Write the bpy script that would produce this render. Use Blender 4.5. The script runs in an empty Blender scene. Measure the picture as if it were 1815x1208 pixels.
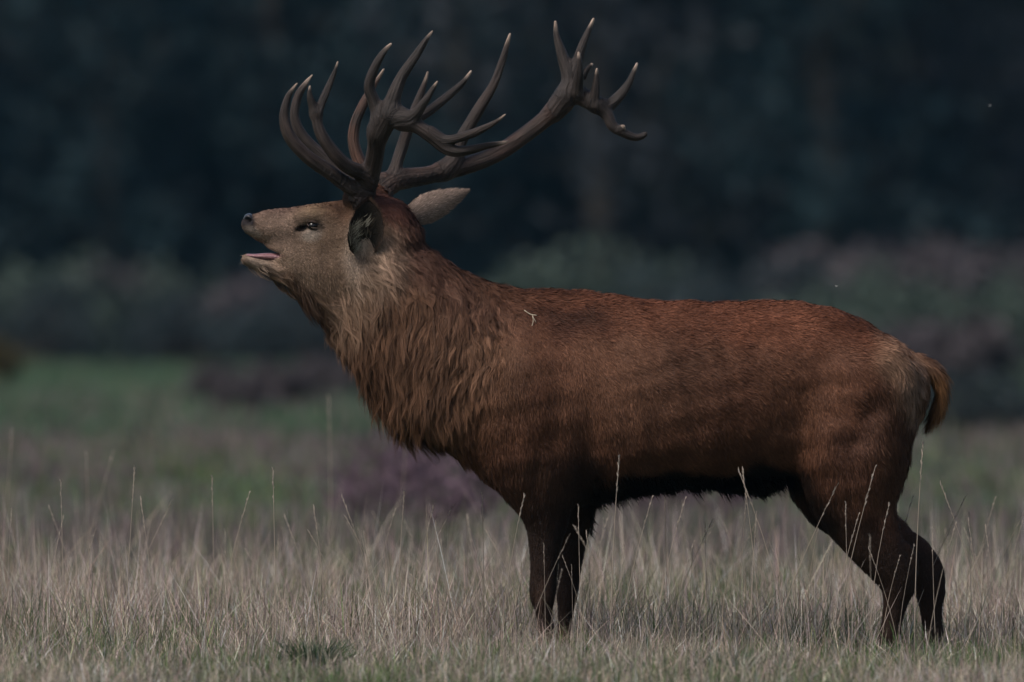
import bpy, math, random
import numpy as np
from mathutils import Vector
R = math.radians
rng = np.random.default_rng(7)
random.seed(7)
scene = bpy.context.scene
COL = scene.collection

# ------------------------------------------------------------------ camera, sky, sun, exposure
CAM_D, CAM_H, FOC = 39.0, 1.2, 400.0          # 39 m away, eye height of a crouching photographer, long lens
cam = bpy.data.cameras.new('camera')
cam.lens = FOC; cam.sensor_width = 36.0
cam.clip_start = 0.5; cam.clip_end = 5000
cam.dof.use_dof = True; cam.dof.focus_distance = CAM_D - 0.16; cam.dof.aperture_fstop = 3.3
camo = bpy.data.objects.new('camera', cam); COL.objects.link(camo)
camo.location = (0, -CAM_D, CAM_H)
camo.rotation_euler = (R(90) - 59.0 / 20167.0, 0, 0)
scene.camera = camo

SUN_EL, SUN_AZ = 52.0, -48.0                  # azimuth measured from -Y (towards the camera) to -X negative
sd = Vector((math.sin(R(SUN_AZ)) * math.cos(R(SUN_EL)), -math.cos(R(SUN_AZ)) * math.cos(R(SUN_EL)), math.sin(R(SUN_EL))))
world = bpy.data.worlds.new('World'); scene.world = world; world.use_nodes = True
wn = world.node_tree
sky = wn.nodes.new('ShaderNodeTexSky'); sky.sky_type = 'NISHITA'; sky.sun_disc = False
sky.sun_elevation = R(SUN_EL); sky.sun_rotation = math.atan2(sd.x, sd.y)
sky.air_density = 1.0; sky.dust_density = 3.5; sky.ozone_density = 1.0
bg = wn.nodes['Background']; bg.inputs['Strength'].default_value = 0.062
wn.links.new(sky.outputs[0], bg.inputs['Color'])
sun = bpy.data.lights.new('sun', 'SUN'); sun.energy = 1.5; sun.angle = R(16); sun.color = (1.0, 0.93, 0.85)
suno = bpy.data.objects.new('sun', sun); COL.objects.link(suno)
suno.rotation_euler = (-sd).to_track_quat('-Z', 'Y').to_euler()
suno.location = (-20, -20, 30)

vs = scene.view_settings
vs.view_transform = 'Standard'; vs.look = 'None'; vs.exposure = 1.0; vs.gamma = 1.0; vs.use_curve_mapping = False
scene.render.engine = 'CYCLES'
cy = scene.cycles
cy.use_denoising = True
try: cy.denoiser = 'OPENIMAGEDENOISE'
except Exception: pass
cy.max_bounces = 6; cy.diffuse_bounces = 3; cy.glossy_bounces = 2; cy.transmission_bounces = 3; cy.transparent_max_bounces = 6
cy.use_adaptive_sampling = False

# ------------------------------------------------------------------ helpers
S = 517.0
def PX(x): return (np.asarray(x, float) - 907.5) / S
def PZ(y): return (1165.0 - np.asarray(y, float)) / S
def at(px, py, y):
    """a place at depth y, found along the line of sight"""
    d = (y + CAM_D) / 20167.0
    return ((px - 907.5) * d, y, CAM_H - (py - 545.0) * d)

def sstep(a, b, x):
    t = np.clip((x - a) / (b - a), 0, 1); return t * t * (3 - 2 * t)

_ns = np.random.default_rng(3)
_K = _ns.normal(size=(3, 10, 3)); _K /= np.linalg.norm(_K, axis=2, keepdims=True); _PH = _ns.uniform(0, 6.28, (3, 10))
def noise(p, freq, ch=0):
    """smooth pseudo-noise in about -1..1"""
    p = np.asarray(p, float) * freq
    out = np.zeros(len(p))
    for i in range(10):
        out += np.sin(p @ (_K[ch, i] * (0.6 + 0.13 * i)) * 6.283 + _PH[ch, i])
    return out / 3.2

def new_mat(name):
    m = bpy.data.materials.new(name); m.use_nodes = True
    return m, m.node_tree.nodes, m.node_tree.links, m.node_tree.nodes['Principled BSDF']

def mesh_from(name, V, F, tint=None, normals=None, smooth=True):
    """F is a list of int arrays, (n,3) or (n,4)"""
    me = bpy.data.meshes.new(name)
    V = np.asarray(V, np.float32)
    me.vertices.add(len(V)); me.vertices.foreach_set('co', V.ravel())
    loops = np.concatenate([f.ravel() for f in F]).astype(np.int32)
    sizes = np.concatenate([np.full(len(f), f.shape[1], np.int32) for f in F])
    starts = np.concatenate([[0], np.cumsum(sizes)[:-1]]).astype(np.int32)
    me.loops.add(len(loops)); me.loops.foreach_set('vertex_index', loops)
    me.polygons.add(len(sizes)); me.polygons.foreach_set('loop_start', starts)
    me.update(calc_edges=True)
    me.polygons.foreach_set('use_smooth', np.full(len(sizes), smooth, bool))
    if tint is not None:
        a = me.attributes.new('tint', 'FLOAT_COLOR', 'POINT')
        c = np.ones((len(V), 4), np.float32); c[:, :3] = tint
        a.data.foreach_set('color', c.ravel())
    if normals is not None:
        a = me.attributes.new('custom_normal', 'FLOAT_VECTOR', 'POINT')
        a.data.foreach_set('vector', np.asarray(normals, np.float32).ravel())
    me.update()
    return me

def link(name, me, mat=None, parent=None):
    o = bpy.data.objects.new(name, me); COL.objects.link(o)
    if mat is not None and me is not None and not me.materials: me.materials.append(mat)
    if parent is not None: o.parent = parent
    return o

def tag(o, label=None, cat=None, group=None, kind=None):
    if label: o['label'] = label
    if cat: o['category'] = cat
    if group: o['group'] = group
    if kind: o['kind'] = kind
    return o

def empty(name, loc=(0, 0, 0), rz=0.0):
    o = bpy.data.objects.new(name, None); COL.objects.link(o)
    o.location = loc; o.rotation_euler = (0, 0, rz); o.empty_display_size = 0.2
    return o

def copy_tree(o, parent=None):
    c = o.copy(); COL.objects.link(c); c.parent = parent
    for ch in list(o.children): copy_tree(ch, c)
    return c

def unit(v):
    v = np.asarray(v, float); return v / np.maximum(np.linalg.norm(v, axis=-1, keepdims=True), 1e-9)

def ribbons(P, side, width, color, normals=None, tipcolor=None):
    """P (N,S,3) strand points, side (N,3) width directions, width (N,) -> verts, faces, colours, normals"""
    N, K = P.shape[:2]
    t = np.linspace(0, 1, K)
    prof = (1 - 0.35 * t[:-1])[None, :, None]
    off = side[:, None, :] * (width[:, None, None] * 0.5) * prof
    L = P[:, :-1] - off; Rr = P[:, :-1] + off
    V = np.concatenate([np.stack([L, Rr], 2).reshape(N, (K - 1) * 2, 3), P[:, -1:, :]], 1)
    nv = (K - 1) * 2 + 1
    base = (np.arange(N) * nv)[:, None]
    quads = []
    for s in range(K - 2):
        a = 2 * s
        quads.append(np.concatenate([base + a, base + a + 1, base + a + 3, base + a + 2], 1))
    F = []
    if quads: F.append(np.concatenate(quads, 0))
    a = 2 * (K - 2)
    F.append(np.concatenate([base + a, base + a + 1, base + a + 2], 1))
    tc = color if tipcolor is None else tipcolor
    tt = np.concatenate([np.repeat(t[:-1], 2), [1.0]])[None, :, None]
    C = color[:, None, :] * (1 - tt) + tc[:, None, :] * tt
    Nn = None if normals is None else np.repeat(normals[:, None, :], nv, 1).reshape(-1, 3)
    return V.reshape(-1, 3), F, C.reshape(-1, 3), Nn

def merge(parts):
    V, F, C = [], {}, []
    off = 0
    for v, f, c in parts:
        V.append(v); C.append(c)
        for x in f: F.setdefault(x.shape[1], []).append(x + off)
        off += len(v)
    return np.concatenate(V), [np.concatenate(x) for x in F.values()], np.concatenate(C)

def tube(pts, rad, seg=6, cap=True):
    """tapered tube along pts -> V, [F]"""
    pts = np.asarray(pts, float); rad = np.asarray(rad, float)
    T = unit(np.gradient(pts, axis=0))
    up = np.where(np.abs(T[:, 2:3]) > 0.9, np.array([[1.0, 0, 0]]), np.array([[0, 0, 1.0]]))
    A = unit(np.cross(T, up)); B = np.cross(T, A)
    ang = np.linspace(0, 2 * math.pi, seg, endpoint=False)
    V = pts[:, None] + (A[:, None] * np.cos(ang)[None, :, None] + B[:, None] * np.sin(ang)[None, :, None]) * rad[:, None, None]
    V = V.reshape(-1, 3); n = len(pts)
    i, j = np.meshgrid(np.arange(n - 1), np.arange(seg), indexing='ij')
    a = (i * seg + j).ravel(); b = (i * seg + (j + 1) % seg).ravel()
    F = [np.stack([a, b, b + seg, a + seg], 1)]
    if cap:
        V = np.concatenate([V, pts[:1], pts[-1:]])
        j = np.arange(seg); c0 = n * seg
        F.append(np.concatenate([np.stack([np.full(seg, c0), (j + 1) % seg, j], 1),
                                 np.stack([np.full(seg, c0 + 1), (n - 1) * seg + j, (n - 1) * seg + (j + 1) % seg], 1)]))
    return V, F

def catmull(P, n):
    P = np.asarray(P, float)
    if len(P) < 3:
        t = np.linspace(0, 1, n * (len(P) - 1) + 1)[:, None]; return P[:1] * (1 - t) + P[-1:] * t
    Q = np.concatenate([2 * P[:1] - P[1:2], P, 2 * P[-1:] - P[-2:-1]])
    out = []
    for i in range(1, len(Q) - 2):
        t = np.linspace(0, 1, n, endpoint=False)[:, None]
        a, b, c, d = Q[i - 1], Q[i], Q[i + 1], Q[i + 2]
        out.append(0.5 * (2 * b + (c - a) * t + (2 * a - 5 * b + 4 * c - d) * t ** 2 + (3 * b - a - 3 * c + d) * t ** 3))
    out.append(P[-1:]); return np.concatenate(out)

class Field:
    """soft-blended solid: distance field on a grid, turned into one continuous skin"""
    def __init__(s, lo, hi, h):
        s.lo = np.array(lo, float); s.h = h
        s.n = np.ceil((np.array(hi) - s.lo) / h).astype(int) + 1
        s.ax = [(s.lo[i] + np.arange(s.n[i]) * h).astype(np.float32) for i in range(3)]
        s.D = np.full(s.n, 1.0, np.float32)
    def sl(s, lo, hi):
        a = np.clip(np.floor((lo - s.lo) / s.h).astype(int), 0, s.n - 1)
        b = np.clip(np.ceil((hi - s.lo) / s.h).astype(int) + 1, a + 1, s.n)
        return tuple(slice(a[i], b[i]) for i in range(3))
    def put(s, sl, d, k, carve=False):
        A = s.D[sl]
        if carve:
            d = -d; hh = np.maximum(k - np.abs(A - d), 0) / k
            s.D[sl] = np.maximum(A, d) + hh * hh * k * 0.25
        else:
            hh = np.maximum(k - np.abs(A - d), 0) / k
            s.D[sl] = np.minimum(A, d) - hh * hh * k * 0.25
    def chain(s, pts, r, lat=None, k=0.02, n=4, carve=False):
        pts = np.asarray(pts, float); r = np.asarray(r, float)
        lat = r if lat is None else np.asarray(lat, float)
        Q = catmull(np.concatenate([pts, r[:, None], lat[:, None]], 1), n)
        p, r, lat = Q[:, :3], np.maximum(Q[:, 3], 0.001), np.maximum(Q[:, 4], 0.001)
        m = np.maximum(r, lat)[:, None] + k + 0.02
        sl = s.sl((p - m).min(0), (p + m).max(0))
        T = np.full(s.D[sl].shape, 1.0, np.float32)
        o = np.array([q.start for q in sl])
        for i in range(len(p) - 1):
            mm = max(m[i, 0], m[i + 1, 0])
            q = s.sl(np.minimum(p[i], p[i + 1]) - mm, np.maximum(p[i], p[i + 1]) + mm)
            q = tuple(slice(max(q[a].start, sl[a].start), min(q[a].stop, sl[a].stop)) for a in range(3))
            X = s.ax[0][q[0]][:, None, None] - p[i, 0]; Y = s.ax[1][q[1]][None, :, None] - p[i, 1]; Z = s.ax[2][q[2]][None, None, :] - p[i, 2]
            ab = p[i + 1] - p[i]; L = max(ab @ ab, 1e-12)
            t = np.clip((X * ab[0] + Y * ab[1] + Z * ab[2]) / L, 0, 1)
            rr = r[i] + (r[i + 1] - r[i]) * t; sc = rr / (lat[i] + (lat[i + 1] - lat[i]) * t)
            d = np.sqrt((X - ab[0] * t) ** 2 + ((Y - ab[1] * t) * sc) ** 2 + (Z - ab[2] * t) ** 2) - rr
            lq = tuple(slice(q[a].start - o[a], q[a].stop - o[a]) for a in range(3))
            T[lq] = np.minimum(T[lq], d)
        s.put(sl, T, k, carve)
    def mesh(s, smooth=2):
        D = s.D; I = D < 0
        c = np.zeros(np.array(D.shape) - 1, np.int8)
        for dx in (0, 1):
            for dy in (0, 1):
                for dz in (0, 1):
                    c += I[dx:D.shape[0] - 1 + dx, dy:D.shape[1] - 1 + dy, dz:D.shape[2] - 1 + dz]
        i, j, k = np.nonzero((c > 0) & (c < 8))
        acc = np.zeros((len(i), 3)); cnt = np.zeros(len(i))
        cor = [(a, b, e) for a in (0, 1) for b in (0, 1) for e in (0, 1)]
        val = {q: D[i + q[0], j + q[1], k + q[2]].astype(float) for q in cor}
        for q in cor:
            for a in range(3):
                if q[a] == 0:
                    w = list(q); w[a] = 1; w = tuple(w)
                    v0, v1 = val[q], val[w]; m = (v0 < 0) != (v1 < 0)
                    t = np.where(m, v0 / np.where(m, v0 - v1, 1), 0)
                    for b in range(3):
                        acc[:, b] += np.where(m, q[b] + (t if b == a else 0), 0)
                    cnt += m
        V = s.lo + (np.stack([i, j, k], 1) + acc / cnt[:, None]) * s.h
        idx = np.full(c.shape, -1, np.int32); idx[i, j, k] = np.arange(len(i))
        Fq = []
        for a in range(3):
            b, e = (a + 1) % 3, (a + 2) % 3
            s0 = [slice(None)] * 3; s1 = [slice(None)] * 3
            s0[a] = slice(0, -1); s1[a] = slice(1, None)
            for q in (b, e):
                s0[q] = slice(1, -1); s1[q] = slice(1, -1)
            A, B = I[tuple(s0)], I[tuple(s1)]
            e0 = np.stack(np.nonzero(A != B), 1)
            flip = A[tuple(e0.T)]
            e0[:, b] += 1; e0[:, e] += 1
            def cell(db, de):
                w = e0.copy(); w[:, b] -= db; w[:, e] -= de; return idx[w[:, 0], w[:, 1], w[:, 2]]
            q = np.stack([cell(1, 1), cell(0, 1), cell(0, 0), cell(1, 0)], 1)
            q[~flip] = q[~flip][:, ::-1]
            Fq.append(q)
        F = np.concatenate(Fq); F = F[(F >= 0).all(1)]
        for _ in range(smooth): V = relax(V, F, 0.5)
        return V, F

def relax(V, F, w):
    n = len(V); acc = np.zeros((n, 3)); cnt = np.zeros(n)
    for a, b in ((0, 1), (1, 2), (2, 3), (3, 0)):
        for u, v in ((a, b), (b, a)):
            cnt += np.bincount(F[:, u], minlength=n)
            for d in range(3): acc[:, d] += np.bincount(F[:, u], weights=V[F[:, v], d], minlength=n)
    return V * (1 - w) + w * acc / np.maximum(cnt, 1)[:, None]

def vnormals(V, F):
    fn = np.cross(V[F[:, 2]] - V[F[:, 0]], V[F[:, 3]] - V[F[:, 1]])
    N = np.zeros_like(V)
    for c in range(4):
        for d in range(3): N[:, d] += np.bincount(F[:, c], weights=fn[:, d], minlength=len(V))
    return unit(N)

# ------------------------------------------------------------------ materials
def tint_mat(name, rough=0.7, spec=0.2, transl=0.0, bump=None):
    m, n, l, b = new_mat(name)
    a = n.new('ShaderNodeAttribute'); a.attribute_name = 'tint'
    l.new(a.outputs['Color'], b.inputs['Base Color'])
    b.inputs['Roughness'].default_value = rough; b.inputs['Specular IOR Level'].default_value = spec
    if transl:
        t = n.new('ShaderNodeBsdfTranslucent'); l.new(a.outputs['Color'], t.inputs['Color'])
        mx = n.new('ShaderNodeMixShader'); mx.inputs[0].default_value = transl
        l.new(b.outputs[0], mx.inputs[1]); l.new(t.outputs[0], mx.inputs[2])
        l.new(mx.outputs[0], n['Material Output'].inputs['Surface'])
    if bump:
        tc = n.new('ShaderNodeTexCoord'); no = n.new('ShaderNodeTexNoise'); no.inputs['Scale'].default_value = bump[0]; no.inputs['Detail'].default_value = 4
        bp = n.new('ShaderNodeBump'); bp.inputs['Distance'].default_value = bump[1]; bp.inputs['Strength'].default_value = 1
        l.new(tc.outputs['Object'], no.inputs['Vector']); l.new(no.outputs['Fac'], bp.inputs['Height']); l.new(bp.outputs[0], b.inputs['Normal'])
    return m
M_hide = tint_mat('hide', 0.75, 0.15, bump=(180, 0.004))
M_hair = tint_mat('hair', 0.6, 0.12)
M_grass = tint_mat('grass', 0.6, 0.25, transl=0.3)
M_leaf = tint_mat('leaf', 0.65, 0.2, transl=0.2)
M_bark = tint_mat('bark', 0.9, 0.1, bump=(6, 0.05))

def antler_mat():
    m, n, l, b = new_mat('antler_bone')
    a = n.new('ShaderNodeAttribute'); a.attribute_name = 'tint'
    g = n.new('ShaderNodeAttribute'); g.attribute_name = 'groove'
    no = n.new('ShaderNodeTexNoise'); no.inputs['Scale'].default_value = 150; no.inputs['Detail'].default_value = 5; no.inputs['Roughness'].default_value = 0.65
    l.new(g.outputs['Vector'], no.inputs['Vector'])
    rp = n.new('ShaderNodeValToRGB'); rp.color_ramp.elements[0].position = 0.3; rp.color_ramp.elements[0].color = (0.35, 0.33, 0.32, 1)
    rp.color_ramp.elements[1].position = 0.72; rp.color_ramp.elements[1].color = (1.7, 1.62, 1.55, 1)
    l.new(no.outputs['Fac'], rp.inputs[0])
    mx = n.new('ShaderNodeMix'); mx.data_type = 'RGBA'; mx.blend_type = 'MULTIPLY'; mx.inputs[0].default_value = 1
    l.new(a.outputs['Color'], mx.inputs[6]); l.new(rp.outputs[0], mx.inputs[7]); l.new(mx.outputs[2], b.inputs['Base Color'])
    bp = n.new('ShaderNodeBump'); bp.inputs['Distance'].default_value = 0.006; bp.inputs['Strength'].default_value = 1
    l.new(no.outputs['Fac'], bp.inputs['Height']); l.new(bp.outputs[0], b.inputs['Normal'])
    b.inputs['Roughness'].default_value = 0.55; b.inputs['Specular IOR Level'].default_value = 0.22
    return m
M_antler = antler_mat()

def plain(name, col, rough, spec=0.4, coat=0.0, scale=60, var=0.25, bump=0.001):
    m, n, l, b = new_mat(name)
    tc = n.new('ShaderNodeTexCoord'); no = n.new('ShaderNodeTexNoise'); no.inputs['Scale'].default_value = scale; no.inputs['Detail'].default_value = 4
    l.new(tc.outputs['Object'], no.inputs['Vector'])
    rp = n.new('ShaderNodeValToRGB')
    rp.color_ramp.elements[0].position = 0.3; rp.color_ramp.elements[0].color = (*[c * (1 - var) for c in col], 1)
    rp.color_ramp.elements[1].position = 0.7; rp.color_ramp.elements[1].color = (*[c * (1 + var) for c in col], 1)
    l.new(no.outputs['Fac'], rp.inputs[0]); l.new(rp.outputs[0], b.inputs['Base Color'])
    if bump:
        bp = n.new('ShaderNodeBump'); bp.inputs['Distance'].default_value = bump
        l.new(no.outputs['Fac'], bp.inputs['Height']); l.new(bp.outputs[0], b.inputs['Normal'])
    b.inputs['Roughness'].default_value = rough; b.inputs['Specular IOR Level'].default_value = spec; b.inputs['Coat Weight'].default_value = coat
    return m
M_eye = plain('eye_wet', (0.005, 0.004, 0.004), 0.12, 0.3, 0.0, bump=0)
M_nose = plain('nose_wet', (0.02, 0.017, 0.02), 0.28, 0.5, 0.2, 300, bump=0.002)
M_tongue = plain('tongue_wet', (0.21, 0.105, 0.115), 0.35, 0.4, 0.1, 120, bump=0.003)
M_hoof = plain('hoof_horn', (0.02, 0.016, 0.014), 0.45, 0.4, 0, 80)
M_straw = plain('straw', (0.5, 0.42, 0.32), 0.6, 0.2, 0, 90)
M_wing = plain('insect', (0.5, 0.5, 0.48), 0.4, 0.4, 0, 400, bump=0)

# ------------------------------------------------------------------ the ground
def ground_z(x, y):
    """gently uneven meadow, rising to a wooded bank far behind"""
    p = np.stack([x, y, np.zeros_like(x)], 1)
    far = sstep(8, 40, y)
    z = far * (0.05 * noise(p, 0.045, 1) + 0.02 * noise(p, 0.13, 2))
    z += 24 * sstep(285, 520, y) + 0.9 * sstep(140, 250, y) * sstep(2, 14, x)
    return z
def build_ground():
    ys = np.concatenate([np.linspace(-60, -8, 14), np.linspace(-6, 60, 90), np.linspace(62, 300, 90), np.linspace(310, 900, 40), [1400, 2500]])
    xs = np.concatenate([[-1200, -500, -200, -100], np.linspace(-60, 60, 121), [100, 200, 500, 1200]])
    X, Y = np.meshgrid(xs, ys, indexing='ij')
    Z = ground_z(X.ravel(), Y.ravel())
    V = np.stack([X.ravel(), Y.ravel(), Z], 1)
    nx, ny = len(xs), len(ys)
    i, j = np.meshgrid(np.arange(nx - 1), np.arange(ny - 1), indexing='ij')
    a = (i * ny + j).ravel()
    F = np.stack([a, a + ny, a + ny + 1, a + 1], 1)
    me = mesh_from('ground', V, [F])
    m, n, l, b = new_mat('meadow_soil')
    tc = n.new('ShaderNodeTexCoord')
    def nz(scale, detail=5, dist=0.0):
        q = n.new('ShaderNodeTexNoise'); q.inputs['Scale'].default_value = scale; q.inputs['Detail'].default_value = detail; q.inputs['Distortion'].default_value = dist
        l.new(tc.outputs['Object'], q.inputs['Vector']); return q
    big, mid, fine = nz(0.085, 3, 0.6), nz(0.6, 5), nz(14, 6)
    r1 = n.new('ShaderNodeValToRGB'); e = r1.color_ramp.elements
    e[0].position = 0.36; e[0].color = (0.115, 0.088, 0.092, 1)      # heathery brown
    e[1].position = 0.5; e[1].color = (0.055, 0.105, 0.058, 1)      # green sward
    l.new(big.outputs['Fac'], r1.inputs[0])
    r2 = n.new('ShaderNodeValToRGB'); e = r2.color_ramp.elements
    e[0].position = 0.35; e[0].color = (0.07, 0.1, 0.045, 1); e[1].position = 0.65; e[1].color = (0.2, 0.165, 0.13, 1)
    l.new(mid.outputs['Fac'], r2.inputs[0])
    mx = n.new('ShaderNodeMix'); mx.data_type = 'RGBA'; mx.inputs[0].default_value = 0.2
    l.new(r1.outputs[0], mx.inputs[6]); l.new(r2.outputs[0], mx.inputs[7])
    r3 = n.new('ShaderNodeValToRGB'); e = r3.color_ramp.elements
    e[0].position = 0.3; e[0].color = (0.5, 0.5, 0.5, 1); e[1].position = 0.7; e[1].color = (1.25, 1.25, 1.25, 1)
    l.new(fine.outputs['Fac'], r3.inputs[0])
    m2 = n.new('ShaderNodeMix'); m2.data_type = 'RGBA'; m2.blend_type = 'MULTIPLY'; m2.inputs[0].default_value = 1
    l.new(mx.outputs[2], m2.inputs[6]); l.new(r3.outputs[0], m2.inputs[7]); l.new(m2.outputs[2], b.inputs['Base Color'])
    bp = n.new('ShaderNodeBump'); bp.inputs['Distance'].default_value = 0.05; l.new(fine.outputs['Fac'], bp.inputs['Height']); l.new(bp.outputs[0], b.inputs['Normal'])
    b.inputs['Roughness'].default_value = 0.95; b.inputs['Specular IOR Level'].default_value = 0.1
    o = link('ground', me, m); tag(o, 'grassy meadow ground rising to a wooded bank', None, None, 'structure')
build_ground()

# ------------------------------------------------------------------ trees and shrubs far behind
def leaf_cloud(centres, rad, per, size, col, colvar, flat=0.8):
    """leaf-sized faces scattered in clumps"""
    n = len(centres) * per
    c = np.repeat(centres, per, 0); r = np.repeat(rad, per)[:, None]
    d = unit(rng.normal(size=(n, 3))) * rng.uniform(0.25, 1.0, (n, 1)) ** 0.6
    p = c + d * r * np.array([1, 1, flat])
    a = unit(rng.normal(size=(n, 3))); b = unit(np.cross(a, rng.normal(size=(n, 3))))
    s = (size * rng.uniform(0.6, 1.4, (n, 1)))
    V = np.stack([p - a * s, p + b * s * 0.55, p + a * s, p - b * s * 0.55], 1).reshape(-1, 3)
    F = np.arange(n * 4).reshape(-1, 4)
    cl = np.array(col)[None] * (1 + colvar * np.repeat(rng.normal(size=(len(centres), 1)), per, 0)) * (1 + 0.25 * rng.normal(size=(n, 1)))
    return V, [F], np.repeat(np.clip(cl, 0.004, 1), 4, 0)

def make_tree(kind, h, spread, col, colvar):
    root = empty(kind)
    parts = []; tips = []
    k = 8
    tz = np.linspace(-0.3, h * 0.8, k)
    tp = np.stack([np.cumsum(rng.normal(0, 0.12, k)), np.cumsum(rng.normal(0, 0.12, k)), tz], 1)
    V, F = tube(tp, np.linspace(h * 0.03, h * 0.008, k), 8); parts.append((V, F, np.tile([0.055, 0.048, 0.042], (len(V), 1))))
    for i in range(15):
        t = rng.uniform(0.1, 1.0); s = np.array([np.interp(t * h * 0.8, tz, tp[:, d]) for d in range(3)])
        az = i * 2.4 + rng.uniform(-.4, .4); L = spread * (1.05 - 0.6 * abs(t - 0.4)) * rng.uniform(0.7, 1.1)
        e = s + np.array([math.cos(az) * L, math.sin(az) * L, L * rng.uniform(0.15, 0.75)])
        mid = (s + e) / 2 + np.array([0, 0, -0.08 * L])
        q = catmull([s, mid, e], 3); V, F = tube(q, np.linspace(h * 0.011, h * 0.003, len(q)), 5)
        parts.append((V, F, np.tile([0.05, 0.045, 0.04], (len(V), 1))))
        for u in (0.4, 0.65, 0.9): tips.append(s + (e - s) * u + rng.normal(0, 0.35, 3))
    for i in range(16):
        tips.append(tp[-1] + rng.normal(0, 1, 3) * np.array([spread * .35, spread * .35, h * .1]))
    for i in range(26):                                   # low skirt of leaves
        a = rng.uniform(0, 6.28); tips.append(np.array([math.cos(a) * spread * rng.uniform(.2, .9), math.sin(a) * spread * rng.uniform(.2, .9), h * rng.uniform(0.08, 0.4)]))
    V, F, C = merge(parts)
    link('trunk', mesh_from('trunk', V, F, C), M_bark, root)
    tips = np.array(tips)
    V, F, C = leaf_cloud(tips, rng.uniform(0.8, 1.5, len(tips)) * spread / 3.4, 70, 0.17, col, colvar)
    link('crown', mesh_from('crown', V, F, C, smooth=False), M_leaf, root)
    return root

def make_shrub(kind, h, w, col, colvar, size=0.09, stemcol=(0.06, 0.045, 0.04), n=26, per=60):
    root = empty(kind); parts = []; cs = []
    for i in range(n):
        a = rng.uniform(0, 6.28); r = w * 0.5 * math.sqrt(rng.uniform(0, 1)); z = h * rng.uniform(0.25, 0.95) * (1 - 0.45 * (r / (w * .5)) ** 2)
        e = np.array([math.cos(a) * r, math.sin(a) * r, z]); cs.append(e)
        s = np.array([e[0] * 0.15, e[1] * 0.15, -0.04])
        q = catmull([s, s * 0.4 + e * 0.6 + np.array([0, 0, h * .05]), e], 3); V, F = tube(q, np.linspace(0.022, 0.008, len(q)) * h, 4)
        parts.append((V, F, np.tile(stemcol, (len(V), 1))))
    V, F, C = merge(parts); link('stem', mesh_from('stem', V, F, C), M_bark, root)
    cs = np.array(cs); V, F, C = leaf_cloud(cs, np.full(n, w * 0.2), per, size, col, colvar)
    V[:, 2] = np.maximum(V[:, 2], 0.0)
    link('foliage', mesh_from('foliage', V, F, C, smooth=False), M_leaf, root)
    return root

def set_at(o, px, y, rz=0, sc=1.0, dz=0.0):
    x = (px - 907.5) * (y + CAM_D) / 20167.0
    o.location = (x, y, float(ground_z(np.array([x]), np.array([float(y)]))[0]) + dz); o.rotation_euler = (0, 0, rz); o.scale = (sc, sc, sc)

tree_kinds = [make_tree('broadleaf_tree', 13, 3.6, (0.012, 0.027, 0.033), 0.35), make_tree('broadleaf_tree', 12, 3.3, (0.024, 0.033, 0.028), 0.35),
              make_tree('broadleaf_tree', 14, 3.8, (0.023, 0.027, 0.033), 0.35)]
tl = ['deep blue green leafy tree in the dark wood behind the meadow', 'dull olive leafy tree in the dark wood behind the meadow',
      'grey brown leafy tree in the dark wood behind the meadow']
for o, q in zip(tree_kinds, tl): tag(o, q, 'tree', 'trees of the dark wood')
spots = []
for row, (y, n, off) in enumerate(((215, 7, 0), (226, 8, 0.5), (240, 8, 0.2), (256, 9, 0.6), (275, 9, 0.1))):
    for i in range(n):
        spots.append((-180 + (i + off) * 2240 / n + rng.uniform(-60, 60), y + rng.uniform(-3, 3), row))
for y, n in ((218, 9), (232, 9), (248, 10), (268, 10)):            # the wood goes on beyond both edges of the view
    for i in range(n):
        for a, b in ((-2300, -330), (2180, 4150)):
            spots.append((a + (i + rng.uniform(0.1, 0.9)) * (b - a) / n, y + rng.uniform(-3, 3), 9))
used = set()
for px, y, row in spots:
    k = int(rng.choice(3, p=(0.75, 0.15, 0.1) if px < 800 else (0.25, 0.35, 0.4)))
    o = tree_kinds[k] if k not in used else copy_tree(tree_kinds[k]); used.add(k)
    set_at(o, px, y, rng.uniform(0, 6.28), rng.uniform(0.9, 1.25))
for k in range(3):
    if k not in used: set_at(tree_kinds[k], 300 + 500 * k, 230)

shrubs = {
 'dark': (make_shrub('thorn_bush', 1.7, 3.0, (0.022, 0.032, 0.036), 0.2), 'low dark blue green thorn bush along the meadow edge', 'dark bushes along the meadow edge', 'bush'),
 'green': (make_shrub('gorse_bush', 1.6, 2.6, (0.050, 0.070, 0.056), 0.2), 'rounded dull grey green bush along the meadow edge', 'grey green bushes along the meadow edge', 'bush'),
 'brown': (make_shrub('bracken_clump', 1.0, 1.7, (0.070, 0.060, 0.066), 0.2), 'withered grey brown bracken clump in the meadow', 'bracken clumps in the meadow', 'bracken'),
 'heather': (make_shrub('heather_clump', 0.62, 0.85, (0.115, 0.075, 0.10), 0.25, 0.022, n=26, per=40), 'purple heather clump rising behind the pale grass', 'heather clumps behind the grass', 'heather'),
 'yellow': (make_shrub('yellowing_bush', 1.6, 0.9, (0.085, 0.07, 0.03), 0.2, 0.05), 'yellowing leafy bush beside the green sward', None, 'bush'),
}
for k, (o, lb, gp, ct) in shrubs.items(): tag(o, lb, ct, gp)
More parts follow.
